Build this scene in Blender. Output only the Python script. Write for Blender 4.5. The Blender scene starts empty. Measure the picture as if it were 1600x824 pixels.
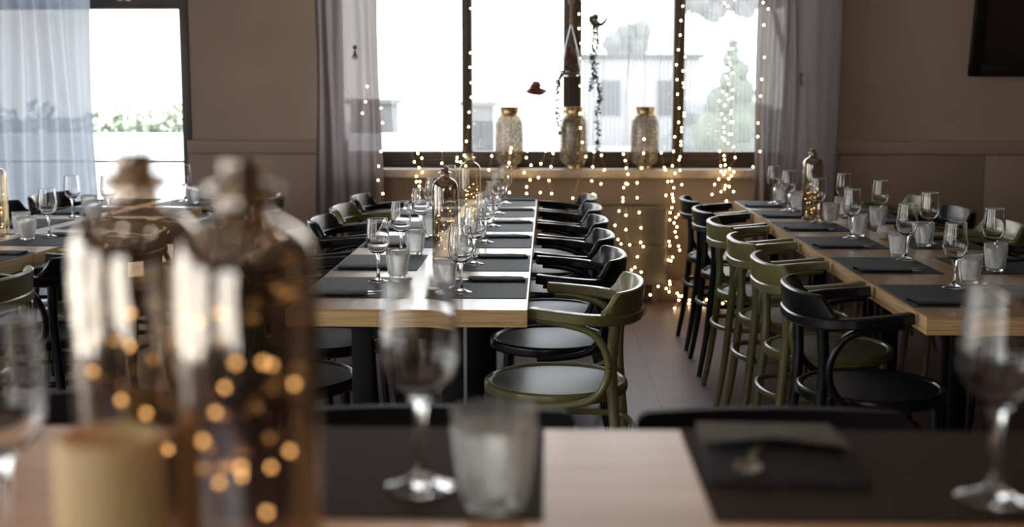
import bpy, bmesh, math, random
from mathutils import noise as mnoise
from mathutils import Vector, Matrix
PI = math.pi
S = bpy.context.scene
COL = S.collection
# ------------------------------------------------------------------ camera
F, HC = 2000.0, 1.37
pitch, yaw = math.atan(272 / F), math.radians(1.561)
cam_d = bpy.data.cameras.new('camera'); cam = bpy.data.objects.new('camera', cam_d); COL.objects.link(cam)
cam.location = (0, 0, HC); cam.rotation_euler = (PI / 2 - pitch, 0, yaw)
cam_d.sensor_width = 36; cam_d.lens = 45; cam_d.clip_end = 300
cam_d.dof.use_dof = True; cam_d.dof.focus_distance = 4.35; cam_d.dof.aperture_fstop = 2.7
cam_d.dof.aperture_blades = 9
S.camera = cam
# ------------------------------------------------------------------ world, exposure
SKY = 6.0
W = bpy.data.worlds.new('sky'); S.world = W; W.use_nodes = True
wn = W.node_tree.nodes; wl = W.node_tree.links
bg = wn['Background']; tcw = wn.new('ShaderNodeTexCoord'); sx = wn.new('ShaderNodeSeparateXYZ'); rw = wn.new('ShaderNodeValToRGB')
wl.new(tcw.outputs['Generated'], sx.inputs[0]); wl.new(sx.outputs['Z'], rw.inputs[0]); wl.new(rw.outputs[0], bg.inputs['Color'])
rw.color_ramp.elements[0].color = (1.0, 0.955, 0.90, 1); rw.color_ramp.elements[1].color = (0.80, 0.88, 1.0, 1)
rw.color_ramp.elements[1].position = 0.5
bg.inputs['Strength'].default_value = SKY
vs = S.view_settings; vs.view_transform = 'Standard'; vs.look = 'None'; vs.exposure = 0.0; vs.gamma = 1.0; vs.use_curve_mapping = False
try:
    cy = S.cycles
    cy.use_denoising = True; cy.max_bounces = 14; cy.diffuse_bounces = 4; cy.glossy_bounces = 5
    cy.transmission_bounces = 14; cy.transparent_max_bounces = 24
    cy.sample_clamp_indirect = 4.0; cy.blur_glossy = 0.6
except Exception:
    pass
def portal(name, loc, rot, w, h):
    d = bpy.data.lights.new(name, 'AREA'); d.shape = 'RECTANGLE'; d.size = w; d.size_y = h
    d.cycles.is_portal = True
    o = bpy.data.objects.new(name, d); o.location = loc; o.rotation_euler = rot; COL.objects.link(o)
# room: X -4.0..4.6, Y -3.6..8.4, Z 0..2.75
XL, XR, YR, YB, ZC = -4.0, 4.6, -3.6, 8.4, 3.45
LEFT_WIN = [(-2.6, -0.4), (0.4, 2.8), (3.4, 6.0)]          # Y spans of the side windows
portal('window_light_back', (0.1, YB + 0.24, 2.03), (-PI / 2, 0, 0), 3.0, 2.3)
portal('window_light_door', (-3.04, YB + 0.24, 1.6), (-PI / 2, 0, 0), 1.4, 3.2)
for a, b in LEFT_WIN:
    portal('window_light_side', (XL - 0.24, (a + b) / 2, 1.4), (0, -PI / 2, 0), 2.1, b - a)
portal('window_light_rear', (-1.9, YR - 0.24, 1.4), (PI / 2, 0, 0), 2.6, 2.1)

# ------------------------------------------------------------------ materials
def new_mat(name):
    m = bpy.data.materials.new(name); m.use_nodes = True; nt = m.node_tree
    return m, nt, nt.nodes['Principled BSDF'], nt.nodes['Material Output']
def noise(nt, scale, coord='Object', stretch=(1, 1, 1), detail=4):
    tc = nt.nodes.new('ShaderNodeTexCoord'); mp = nt.nodes.new('ShaderNodeMapping'); n = nt.nodes.new('ShaderNodeTexNoise')
    nt.links.new(tc.outputs[coord], mp.inputs[0]); mp.inputs['Scale'].default_value = stretch
    nt.links.new(mp.outputs[0], n.inputs['Vector']); n.inputs['Scale'].default_value = scale; n.inputs['Detail'].default_value = detail
    return n
def ramp(nt, src, c0, c1, p0=0.3, p1=0.7):
    r = nt.nodes.new('ShaderNodeValToRGB'); nt.links.new(src, r.inputs[0])
    r.color_ramp.elements[0].color = (*c0, 1); r.color_ramp.elements[1].color = (*c1, 1)
    r.color_ramp.elements[0].position = p0; r.color_ramp.elements[1].position = p1
    return r
def bump(nt, bsdf, src, strength, dist=0.01):
    b = nt.nodes.new('ShaderNodeBump'); b.inputs['Strength'].default_value = strength; b.inputs['Distance'].default_value = dist
    nt.links.new(src, b.inputs['Height']); nt.links.new(b.outputs[0], bsdf.inputs['Normal'])
def pmat(name, c, rough=0.5, var=0.12, scale=8, metal=0, coat=0, bmp=0, stretch=(1, 1, 1), bdist=0.002, spec=0.5):
    m, nt, p, o = new_mat(name)
    n = noise(nt, scale, stretch=stretch)
    r = ramp(nt, n.outputs[0], [x * (1 - var) for x in c], [min(1, x * (1 + var)) for x in c])
    nt.links.new(r.outputs[0], p.inputs['Base Color'])
    p.inputs['Roughness'].default_value = rough; p.inputs['Metallic'].default_value = metal
    p.inputs['Coat Weight'].default_value = coat; p.inputs['Coat Roughness'].default_value = 0.12
    p.inputs['Specular IOR Level'].default_value = spec
    if bmp: bump(nt, p, n.outputs[0], bmp, bdist)
    return m
def glassy(name, col=(1, 1, 1), rough=0.0, ior=1.48):
    m, nt, p, o = new_mat(name); nt.nodes.remove(p)
    g = nt.nodes.new('ShaderNodeBsdfGlass'); g.inputs['Color'].default_value = (*col, 1)
    g.inputs['Roughness'].default_value = rough; g.inputs['IOR'].default_value = ior
    nt.links.new(g.outputs[0], o.inputs[0]); return m
def thin_glass(name, trans, refl, base=0.05, edge=0.6, rough=0.03, bmp=0, bscale=40, power=2.5, extra=None, stretch=(1, 1, 1)):
    """a thin tinted or metallised glass wall: transmission plus mirror reflection"""
    m, nt, p, o = new_mat(name); nt.nodes.remove(p)
    t = nt.nodes.new('ShaderNodeBsdfTransparent'); t.inputs[0].default_value = (*trans, 1)
    g = nt.nodes.new('ShaderNodeBsdfGlossy'); g.inputs['Color'].default_value = (*refl, 1); g.inputs['Roughness'].default_value = rough
    lw = nt.nodes.new('ShaderNodeLayerWeight'); lw.inputs[0].default_value = 0.5
    pw = nt.nodes.new('ShaderNodeMath'); pw.operation = 'POWER'; pw.inputs[1].default_value = power
    ma = nt.nodes.new('ShaderNodeMath'); ma.operation = 'MULTIPLY_ADD'; ma.inputs[1].default_value = edge; ma.inputs[2].default_value = base
    mx = nt.nodes.new('ShaderNodeMixShader')
    nt.links.new(lw.outputs['Facing'], pw.inputs[0]); nt.links.new(pw.outputs[0], ma.inputs[0]); nt.links.new(ma.outputs[0], mx.inputs[0])
    nt.links.new(t.outputs[0], mx.inputs[1]); nt.links.new(g.outputs[0], mx.inputs[2])
    last = mx.outputs[0]
    n = noise(nt, bscale, stretch=stretch)
    if bmp:
        b = nt.nodes.new('ShaderNodeBump'); b.inputs['Strength'].default_value = bmp; b.inputs['Distance'].default_value = 0.004
        nt.links.new(n.outputs[0], b.inputs['Height']); nt.links.new(b.outputs[0], g.inputs['Normal'])
    if extra:
        d = nt.nodes.new('ShaderNodeBsdfDiffuse'); d.inputs[0].default_value = (*extra[0], 1)
        m2 = nt.nodes.new('ShaderNodeMixShader')
        r = ramp(nt, n.outputs[0], (extra[1] * .4,) * 3, (extra[1],) * 3, .4, .6)
        nt.links.new(r.outputs[0], m2.inputs[0]); nt.links.new(last, m2.inputs[1]); nt.links.new(d.outputs[0], m2.inputs[2]); last = m2.outputs[0]
    nt.links.new(last, o.inputs[0]); return m
def emit(name, col, s):
    m, nt, p, o = new_mat(name); nt.nodes.remove(p)
    e = nt.nodes.new('ShaderNodeEmission'); e.inputs[0].default_value = (*col, 1); e.inputs[1].default_value = s
    nt.links.new(e.outputs[0], o.inputs[0]); return m
def sheer(name, col, see=0.25, tr=0.5):
    m, nt, p, o = new_mat(name); nt.nodes.remove(p)
    n = noise(nt, 220, stretch=(1, 1, .02))
    r = ramp(nt, n.outputs[0], [c * .92 for c in col], col)
    d = nt.nodes.new('ShaderNodeBsdfDiffuse'); t = nt.nodes.new('ShaderNodeBsdfTranslucent'); x = nt.nodes.new('ShaderNodeBsdfTransparent')
    nt.links.new(r.outputs[0], d.inputs[0]); nt.links.new(r.outputs[0], t.inputs[0])
    a = nt.nodes.new('ShaderNodeMixShader'); a.inputs[0].default_value = tr; b = nt.nodes.new('ShaderNodeMixShader'); b.inputs[0].default_value = see
    nt.links.new(d.outputs[0], a.inputs[1]); nt.links.new(t.outputs[0], a.inputs[2])
    nt.links.new(a.outputs[0], b.inputs[1]); nt.links.new(x.outputs[0], b.inputs[2]); nt.links.new(b.outputs[0], o.inputs[0])
    return m
def wood(name, c0, c1, stretch, scale=3.0, rough=0.32, coat=0.5):
    m, nt, p, o = new_mat(name)
    n = noise(nt, scale, stretch=stretch, detail=8); n.inputs['Distortion'].default_value = 0.6
    r = ramp(nt, n.outputs[0], c0, c1, .35, .65); nt.links.new(r.outputs[0], p.inputs['Base Color'])
    p.inputs['Roughness'].default_value = rough; p.inputs['Coat Weight'].default_value = coat; p.inputs['Coat Roughness'].default_value = .2
    bump(nt, p, n.outputs[0], .12, .002); return m

WALLC = (0.42, 0.315, 0.245)
M = {}
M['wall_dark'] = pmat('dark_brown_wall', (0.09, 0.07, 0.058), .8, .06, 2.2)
M['wall'] = pmat('painted_wall', WALLC, .85, .06, 2.2, bmp=.15)
M['wains'] = pmat('wainscot_paint', (0.355, 0.26, 0.205), .6, .03, 3)
M['ceil'] = pmat('ceiling_paint', (0.38, 0.33, 0.29), .9, .03, 2)
M['sill'] = pmat('stone_sill', (0.5, 0.42, 0.34), .45, .15, 30)
M['frame'] = pmat('dark_window_frame', (0.055, 0.038, 0.03), .4, .2, 12, stretch=(1, 1, .1))
M['oak_x'] = wood('oak_planks_across', (0.66, 0.35, 0.18), (0.84, 0.50, 0.29), (.5, 10, 14), rough=.36, coat=.25)
M['oak_y'] = wood('oak_planks_along', (0.30, 0.175, 0.085), (0.43, 0.265, 0.135), (14, .5, 14))
M['oak_edge'] = wood('oak_edge', (0.46, 0.27, 0.105), (0.72, 0.49, 0.24), (.7, .7, 30), 4, rough=.5, coat=0)
M['black'] = pmat('black_lacquer', (0.006, 0.0055, 0.0055), .28, .15, 5, coat=.14, spec=.3)
M['olive'] = pmat('olive_lacquer', (0.150, 0.140, 0.050), .32, .08, 6, coat=.25)
M['seat_black'] = pmat('black_seat_lacquer', (0.006, 0.0055, 0.006), .33, .15, 5, spec=.62)
M['seat_olive'] = pmat('olive_seat_lacquer', (0.085, 0.08, 0.036), .33, .08, 6, spec=.8)
M['blackmatt'] = pmat('black_table_leg', (0.005, 0.004, 0.004), .6, .2, 5, spec=.2)
M['mat'] = pmat('charcoal_placemat', (0.023, 0.022, 0.025), .66, .15, 300, bmp=.2, bdist=.001, spec=.36)
M['mat_brown'] = pmat('brown_placemat', (0.034, 0.019, 0.012), .75, .15, 120, bmp=.2, bdist=.001, spec=.15)
M['napkin'] = pmat('black_napkin_cloth', (0.016, 0.016, 0.018), .8, .3, 60, bmp=.5, bdist=.003)
M['napkin_brown'] = pmat('brown_napkin_cloth', (0.095, 0.078, 0.060), .85, .25, 60, bmp=.5, bdist=.003)
M['steel'] = pmat('cutlery_steel', (0.75, 0.74, 0.72), .18, .05, 20, metal=1)
M['glass'] = glassy('clear_glass')
M['tumbler'] = glassy('pressed_glass', (.98, .985, .98), .03, 1.45)
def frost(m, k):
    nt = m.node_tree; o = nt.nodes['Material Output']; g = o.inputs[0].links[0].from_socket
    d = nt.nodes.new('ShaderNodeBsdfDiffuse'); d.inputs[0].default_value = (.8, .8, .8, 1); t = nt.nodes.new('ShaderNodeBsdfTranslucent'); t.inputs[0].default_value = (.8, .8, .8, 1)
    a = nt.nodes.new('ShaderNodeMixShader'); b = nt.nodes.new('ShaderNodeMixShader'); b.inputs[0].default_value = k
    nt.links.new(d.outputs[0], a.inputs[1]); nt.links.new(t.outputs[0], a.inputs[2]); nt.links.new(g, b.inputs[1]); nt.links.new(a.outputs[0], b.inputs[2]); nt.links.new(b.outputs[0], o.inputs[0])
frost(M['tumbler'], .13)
M['rim_glint'] = glassy('whitened_rim_glint', (1, 1, 1), .1, 1.45); frost(M['rim_glint'], .6)  # white mixed into the glass paints the backlit highlight along the lip
M['pane'] = thin_glass('window_pane', (.96, .97, .97), (1, 1, 1), .03, .5, 0.0)
M['globe'] = thin_glass('blown_globe_glass', (.97, .98, .98), (1, 1, 1), .04, .8, 0.01)
M['smoke'] = thin_glass('smoked_bottle_glass', (.58, .51, .44), (.95, .9, .82), .17, .8, .05, .25, 26, stretch=(1, 1, .1))
M['amber'] = thin_glass('amber_bottle_glass', (.93, .87, .74), (1, .93, .8), .10, .8, .05, .2, 14)
M['mercury'] = thin_glass('mercury_bottle_glass', (.50, .41, .325), (.95, .87, .77), .26, .7, .06, .8, 26, stretch=(1, 1, .12))
M['jar'] = thin_glass('mercury_jar_glass', (.62, .57, .5), (.9, .86, .8), .18, .55, .2, .6, 60, extra=((.27, .22, .18), .6))
M['brass'] = pmat('pale_brass', (0.55, 0.42, 0.26), .3, .1, 20, metal=1)
M['brass_dull'] = pmat('dull_bronze', (0.22, 0.17, 0.11), .5, .15, 30, metal=.6)
M['bulb'] = emit('warm_led', (1.0, 0.70, 0.32), 20)
M['bulb_in'] = emit('warm_led_small', (1.0, 0.60, 0.24), 10)
M['wire'] = pmat('copper_wire', (0.5, 0.3, 0.17), .35, .1, 10, metal=1)
M['wax'] = pmat('cream_wax', (0.62, 0.45, 0.22), .5, .08, 4)
M['wax'].node_tree.nodes['Principled BSDF'].inputs['Subsurface Weight'].default_value = .3
M['curtain'] = sheer('mauve_grey_sheer', (0.30, 0.26, 0.26), .05, .35)
M['curtain_w'] = sheer('blue_white_sheer', (0.37, 0.395, 0.44), .05, .5)
M['cover'] = pmat('heater_paint', (0.20, 0.165, 0.14), .45, .05, 4)
M['rope'] = pmat('jute_rope', (0.36, 0.25, 0.17), .9, .3, 120, bmp=.6)
M['leaf'] = pmat('dark_green_leaf', (0.05, 0.075, 0.03), .5, .4, 20)
M['dryleaf'] = pmat('dried_brown_flower', (0.20, 0.10, 0.075), .8, .4, 30)
M['redleaf'] = pmat('rusty_red_petals', (0.33, 0.065, 0.04), .6, .4, 30)
M['far_leaf'] = pmat('distant_leaf', (0.20, 0.20, 0.185), .8, .2, 3)
M['hedge'] = pmat('hedge_leaf', (0.135, 0.15, 0.105), .7, .3, 3)
M['clipped'] = pmat('clipped_hedge_leaf', (0.27, 0.30, 0.20), .8, .3, 3)
M['bark'] = pmat('bark', (0.2, 0.15, 0.11), .9, .3, 12)
M['terrace'] = pmat('pale_terrace_stone', (0.62, 0.6, 0.57), .8, .08, 2)
M['render'] = pmat('pale_render', (0.3, 0.3, 0.29), .9, .05, 2)
M['far_wall'] = pmat('distant_wall', (.32, .31, .30), .9, .05, 2)
M['render_d'] = pmat('grey_render', (0.12, 0.118, 0.115), .9, .05, 2)
M['white'] = pmat('white_terrace_wall', (0.8, 0.79, 0.78), .8, .03, 2)
M['mirror'] = pmat('dark_mirror', (0.16, 0.13, 0.11), .04, .02, 2, metal=1)
M['ebony'] = pmat('black_mirror_frame', (0.008, 0.007, 0.006), .35, .2, 10)

def floor_mat():
    m, nt, p, o = new_mat('grey_floor_tiles')
    tc = nt.nodes.new('ShaderNodeTexCoord'); mp = nt.nodes.new('ShaderNodeMapping'); b = nt.nodes.new('ShaderNodeTexBrick')
    nt.links.new(tc.outputs['Object'], mp.inputs[0]); mp.inputs['Location'].default_value = (-.5 + 6, -5.63 + 1.126 * 10, 0)
    nt.links.new(mp.outputs[0], b.inputs['Vector'])
    b.offset = 0; b.inputs['Brick Width'].default_value = .6; b.inputs['Row Height'].default_value = 1.126
    b.inputs['Scale'].default_value = 1; b.inputs['Mortar Size'].default_value = .0022; b.inputs['Mortar Smooth'].default_value = .1
    b.inputs['Color1'].default_value = (.20, .120, .135, 1); b.inputs['Color2'].default_value = (.182, .109, .123, 1); b.inputs['Mortar'].default_value = (.03, .025, .022, 1)
    n = noise(nt, 3.5); mx = nt.nodes.new('ShaderNodeMix'); mx.data_type = 'RGBA'; mx.blend_type = 'MULTIPLY'
    r = ramp(nt, n.outputs[0], (.85, .85, .85), (1, 1, 1)); mx.inputs[0].default_value = 1
    nt.links.new(b.outputs['Color'], mx.inputs[6]); nt.links.new(r.outputs[0], mx.inputs[7]); nt.links.new(mx.outputs[2], p.inputs['Base Color'])
    p.inputs['Roughness'].default_value = .42; return m
M['floor'] = floor_mat()
def screen_mat():
    m, nt, p, o = new_mat('pleated_mesh'); nt.nodes.remove(p)
    tc = nt.nodes.new('ShaderNodeTexCoord'); w = nt.nodes.new('ShaderNodeTexWave'); w.bands_direction = 'X'; w.inputs['Scale'].default_value = 11
    nt.links.new(tc.outputs['Object'], w.inputs['Vector'])
    r = ramp(nt, w.outputs['Fac'], (.10, .10, .10), (.30, .30, .30), .2, .8)
    x = nt.nodes.new('ShaderNodeBsdfTransparent'); t = nt.nodes.new('ShaderNodeBsdfTranslucent'); t.inputs[0].default_value = (.3, .3, .3, 1)
    b = nt.nodes.new('ShaderNodeMixShader')
    nt.links.new(r.outputs[0], b.inputs[0]); nt.links.new(x.outputs[0], b.inputs[1]); nt.links.new(t.outputs[0], b.inputs[2]); nt.links.new(b.outputs[0], o.inputs[0])
    return m
M['screen'] = screen_mat()

# ------------------------------------------------------------------ mesh helpers
class MB:
    def __init__(s): s.v = []; s.f = []; s.mi = []
    def add(s, vs_, fs, mi=0):
        k = len(s.v); s.v += [tuple(v) for v in vs_]; s.f += [tuple(i + k for i in f) for f in fs]; s.mi += [mi] * len(fs); return s
    def box(s, x0, x1, y0, y1, z0, z1, mi=0, side=None):
        v = [(x, y, z) for z in (z0, z1) for y in (y0, y1) for x in (x0, x1)]
        f = [(0, 2, 3, 1), (4, 5, 7, 6), (0, 1, 5, 4), (2, 6, 7, 3), (0, 4, 6, 2), (1, 3, 7, 5)]
        s.add(v, f, mi)
        if side is not None:
            for q in range(4): s.mi[-4 + q] = side
        return s
    def bbox(s, x0, x1, y0, y1, z0, z1, b=.004, seg=2, mi=0, mat=None):
        bm = bmesh.new(); bmesh.ops.create_cube(bm, size=1)
        for v in bm.verts: v.co = Vector(((x0 + x1) / 2 + v.co.x * (x1 - x0), (y0 + y1) / 2 + v.co.y * (y1 - y0), (z0 + z1) / 2 + v.co.z * (z1 - z0)))
        bmesh.ops.bevel(bm, geom=bm.edges[:], offset=b, segments=seg, profile=.5, affect='EDGES')
        if mat: bm.transform(mat)
        bm.verts.index_update(); s.add([v.co[:] for v in bm.verts], [[v.index for v in f.verts] for f in bm.faces], mi); bm.free(); return s
    def lathe(s, prof, seg=32, c=(0, 0, 0), sx=1, sy=1, cap0=False, cap1=False, rf=None):
        n = len(prof); v = []
        for j, (r, z) in enumerate(prof):
            for i in range(seg):
                a = 2 * PI * i / seg; rr = r + (rf(j, i, r, z) if rf else 0)
                v.append((c[0] + rr * math.cos(a) * sx, c[1] + rr * math.sin(a) * sy, c[2] + z))
        f = [(j * seg + i, j * seg + (i + 1) % seg, (j + 1) * seg + (i + 1) % seg, (j + 1) * seg + i) for j in range(n - 1) for i in range(seg)]
        if cap0: f.append(tuple(reversed(range(seg))))
        if cap1: f.append(tuple((n - 1) * seg + i for i in range(seg)))
        return s.add(v, f)
    def sweep(s, pts, sec, up=(0, 0, 1), closed=False, cap=True, scale=None):
        """sec: list of (side, up) offsets; swept along pts"""
        P = [Vector(p) for p in pts]; n = len(P); m = len(sec); v = []; up = Vector(up)
        for i, p in enumerate(P):
            if closed: t = P[(i + 1) % n] - P[i - 1]
            else: t = P[min(i + 1, n - 1)] - P[max(i - 1, 0)]
            t.normalize(); sd = t.cross(up)
            if sd.length < 1e-4: sd = Vector((1, 0, 0))
            sd.normalize(); u = sd.cross(t); k = scale[i] if scale else 1
            for a, b in sec: v.append(p + sd * (a * k) + u * (b * k))
        f = []
        for i in range(n if closed else n - 1):
            q = (i + 1) % n
            for j in range(m): f.append((i * m + j, q * m + j, q * m + (j + 1) % m, i * m + (j + 1) % m))
        if cap and not closed: f += [tuple(range(m)), tuple((n - 1) * m + j for j in reversed(range(m)))]
        return s.add(v, f)
    def tube(s, pts, r, seg=8, up=(0, 0, 1), closed=False, scale=None):
        return s.sweep(pts, [(r * math.cos(2 * PI * k / seg), r * math.sin(2 * PI * k / seg)) for k in range(seg)], up, closed, True, scale)
    def ball(s, c, r, seg=8, rings=5, sz=1):
        pr = [(max(1e-5, r * math.sin(PI * k / rings)), -r * sz * math.cos(PI * k / rings)) for k in range(rings + 1)]
        return s.lathe(pr, seg, c)
    def build(s, name, mats, parent=None, sharp=40, smooth=True, **tags):
        me = bpy.data.meshes.new(name); me.from_pydata(s.v, [], s.f)
        if not isinstance(mats, (list, tuple)): mats = [mats]
        for m in mats: me.materials.append(m)
        bm = bmesh.new(); bm.from_mesh(me)
        for i, f in enumerate(bm.faces): f.material_index = s.mi[i]
        bmesh.ops.remove_doubles(bm, verts=bm.verts, dist=1e-6)
        bmesh.ops.recalc_face_normals(bm, faces=bm.faces); bm.to_mesh(me); bm.free()
        if smooth:
            for p in me.polygons: p.use_smooth = True
            me.set_sharp_from_angle(angle=math.radians(sharp))
        o = bpy.data.objects.new(name, me); COL.objects.link(o)
        if parent: o.parent = parent
        for k, v in tags.items(): o[k] = v
        return o
def catmull(pts, n=6, closed=False):
    P = [Vector(p) for p in pts]; out = []; L = len(P)
    for i in range(L if closed else L - 1):
        if closed: a, b, c, d = P[i - 1], P[i], P[(i + 1) % L], P[(i + 2) % L]
        else: a, b, c, d = P[max(i - 1, 0)], P[i], P[i + 1], P[min(i + 2, L - 1)]
        for k in range(n):
            t = k / n
            out.append(.5 * ((2 * b) + (c - a) * t + (2 * a - 5 * b + 4 * c - d) * t * t + (3 * b - a - 3 * c + d) * t ** 3))
    if not closed: out.append(P[-1])
    return out
def tag(o, label, cat, group=None, kind=None):
    if label: o['label'] = label
    if cat: o['category'] = cat
    if group: o['group'] = group
    if kind: o['kind'] = kind
    return o
def empty(name, loc=(0, 0, 0), rz=0):
    o = bpy.data.objects.new(name, None); o.empty_display_size = .1; o.location = loc; o.rotation_euler = (0, 0, rz); COL.objects.link(o); return o
def dup(root, loc, rz, label, group=None):
    def cp(o, par):
        c = o.copy(); COL.objects.link(c)
        if par: c.parent = par
        for ch in kids[o.name]: cp(ch, c)
        return c
    kids = {}
    def walk(o):
        kids[o.name] = list(o.children)
        for c in kids[o.name]: walk(c)
    walk(root)
    r = cp(root, None); r.location = loc; r.rotation_euler = (0, 0, rz); r['label'] = label
    if group: r['group'] = group
    return r
class Proto:
    """builds once, first placement uses the original, later ones copies"""
    def __init__(s, fn): s.fn = fn; s.src = None
    def place(s, loc, rz, label, group=None):
        if s.src is None:
            s.src = s.fn(); o = s.src; o.location = loc; o.rotation_euler = (0, 0, rz); o['label'] = label
            if group: o['group'] = group
            return o
        o = dup(s.src, loc, rz, label, group)
        if not group and 'group' in o: del o['group']
        return o
def wall_holes(a0, a1, b0, b1, holes):
    """rectangles covering [a0,a1]x[b0,b1] minus holes (a0,a1,b0,b1)"""
    A = sorted({a0, a1, *[h[0] for h in holes], *[h[1] for h in holes]}); B = sorted({b0, b1, *[h[2] for h in holes], *[h[3] for h in holes]})
    for i in range(len(A) - 1):
        for j in range(len(B) - 1):
            ca, cb = (A[i] + A[i + 1]) / 2, (B[j] + B[j + 1]) / 2
            if not any(h[0] < ca < h[1] and h[2] < cb < h[3] for h in holes): yield A[i], A[i + 1], B[j], B[j + 1]
def struct(o): o['kind'] = 'structure'; return o

# ------------------------------------------------------------------ room shell
T = .22
struct(MB().box(XL - T, XR + T, YR - T, YB + T, -.15, 0).build('floor', M['floor'], smooth=False))
struct(MB().box(XL - T, XR + T, YR - T, YB + T, ZC, ZC + .15).build('ceiling', M['ceil'], smooth=False))
WIN = (-1.42, 1.62, .863, 3.18); DOOR = (-3.76, -2.335, 0.0, 3.18)
b = MB()
for x0, x1, z0, z1 in wall_holes(XL - T, XR + T, 0, ZC, [WIN, DOOR]): b.box(x0, x1, YB, YB + T, z0, z1)
struct(b.build('wall_back', M['wall'], smooth=False))
b = MB()
for y0, y1, z0, z1 in wall_holes(YR, YB, 0, ZC, [(a, c, .35, 2.45) for a, c in LEFT_WIN]): b.box(XL - T, XL, y0, y1, z0, z1)
struct(b.build('wall_left', M['wall'], smooth=False))
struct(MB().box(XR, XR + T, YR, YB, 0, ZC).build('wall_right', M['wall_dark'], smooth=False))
b = MB()
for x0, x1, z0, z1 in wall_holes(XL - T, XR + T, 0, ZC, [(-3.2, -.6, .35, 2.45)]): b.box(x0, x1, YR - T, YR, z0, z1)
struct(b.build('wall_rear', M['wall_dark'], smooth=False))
# side and rear windows (behind and beside the camera)
def plain_window(name, horiz, a, c, z0, z1, pos):
    r = empty(name); struct(r); fb = MB(); gl = MB(); w = .06
    n = 4; mids = [a + (c - a) * k / n for k in range(1, n)]
    cells = [(a, a + w, z0, z1), (c - w, c, z0, z1), (a, c, z0, z0 + w), (a, c, z1 - w, z1)] + [(m - w / 2, m + w / 2, z0, z1) for m in mids]
    for p0, p1, q0, q1 in cells:
        if horiz: fb.box(p0, p1, pos - .03, pos + .03, q0, q1)
        else: fb.box(pos - .03, pos + .03, p0, p1, q0, q1)
    if horiz: gl.box(a, c, pos - .002, pos + .002, z0, z1)
    else: gl.box(pos - .002, pos + .002, a, c, z0, z1)
    fb.build('window_frame', M['frame'], r, smooth=False); gl.build('pane', M['pane'], r, smooth=False)
for k, (a, c) in enumerate(LEFT_WIN): plain_window('window_%d' % (k + 2), False, a, c, .35, 2.45, XL - .1)
plain_window('window_5', True, -3.2, -.6, .35, 2.45, YR - .1)
# main window
w1 = empty('window_1', (0, YB, 0)); struct(w1)
fb = MB(); yf0, yf1 = .02, .10
x0, x1, z0, z1 = WIN
fb.bbox(x0, x1, yf0, yf1, z0, .967, .006); fb.bbox(x0, x1, yf0, yf1, z1 - .08, z1, .006); fb.bbox(x0, x0 + .08, yf0, yf1, z0, z1, .006); fb.bbox(x1 - .08, x1, yf0, yf1, z0, z1, .006)
fb.bbox(x0 + .05, x1 - .05, yf0 - .015, yf0 + .02, .90, .925, .004)
fb.build('window_frame', M['frame'], w1)
ML = [(-.556, -.49), (.104, .222), (.818, .889)]
for a, c in ML: MB().bbox(a, c, yf0 - .01, yf1 + .01, .95, z1 - .05, .006).build('mullion', M['frame'], w1)
xs = [x0 + .07] + [q for m in ML for q in m] + [x1 - .07]
for k in range(4): MB().box(xs[2 * k], xs[2 * k + 1], .055, .059, .955, z1 - .07).build('pane', M['pane'], w1, smooth=False)
hb = MB().bbox(.185, .2, yf0 - .035, yf0 - .012, 1.1, 1.2, .003); hb.build('window_handle', M['ebony'], w1)
for k, lab in ((2, 'right of the centre post'), (3, 'beside the right curtain')):
    o = MB().box(xs[2 * k], xs[2 * k + 1], .028, .0285, .96, z1 - .08).build('insect_screen', M['screen'], None, smooth=False); o.location = (0, YB, 0)
    tag(o, 'fine grey pleated insect screen in the window pane ' + lab, 'screen')
# sill, wainscot, baseboard
struct(MB().bbox(-1.42, 1.8, YB - .2, YB + .02, .808, .863, .008).build('trim_1', M['sill']))
def wainscot(name, xa, xb, seams):
    b = MB(); b.box(xa, xb, YB - .05, YB, .13, .955)
    b.bbox(xa, xb, YB - .075, YB, .955, 1.04, .01)
    e = [xa] + seams + [xb]
    for k in range(len(e) - 1): b.bbox(e[k] + .002, e[k + 1] - .002, YB - .062, YB - .045, .13, .948, .003)
    struct(b.build(name, M['wains']))
wainscot('trim_2', -2.35, -1.3, []); wainscot('trim_3', 1.82, XR, [2.82, 3.9])
struct(MB().bbox(-2.3, XR, YB - .075, YB + .005, 0, .13, .006).build('baseboard_back', M['wains']))
# glass door
d1 = empty('door_1', (0, YB, 0)); struct(d1)
x0, x1, z0, z1 = DOOR; fb = MB()
fb.bbox(x0, x1, .0, .1, z1 - .07, z1, .006); fb.bbox(x0, x1, .0, .1, 1.89, 2.03, .006); fb.bbox(x0, x0 + .07, 0, .1, z0, z1, .006); fb.bbox(x1 - .06, x1, -.01, .1, z0, z1, .006); fb.bbox(x0, x1, 0, .1, 0, .06, .006)
fb.build('door_frame', M['frame'], d1)
MB().bbox(x0 + .06, x1 - .05, .05, .07, .888, .902, .003).build('door_rail', M['frame'], d1)
MB().box(x0 + .06, x1 - .05, .058, .061, .05, z1 - .05).build('pane', M['pane'], d1, smooth=False)
hc = MB(); hc.bbox(-2.79, -2.70, -.012, .0, 1.94, 1.96, .003); hc.tube([(-2.77, -.012, 1.95), (-2.74, -.04, 1.945), (-2.70, -.04, 1.95)], .006)
hc.build('door_closer', M['steel'], d1)

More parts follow.
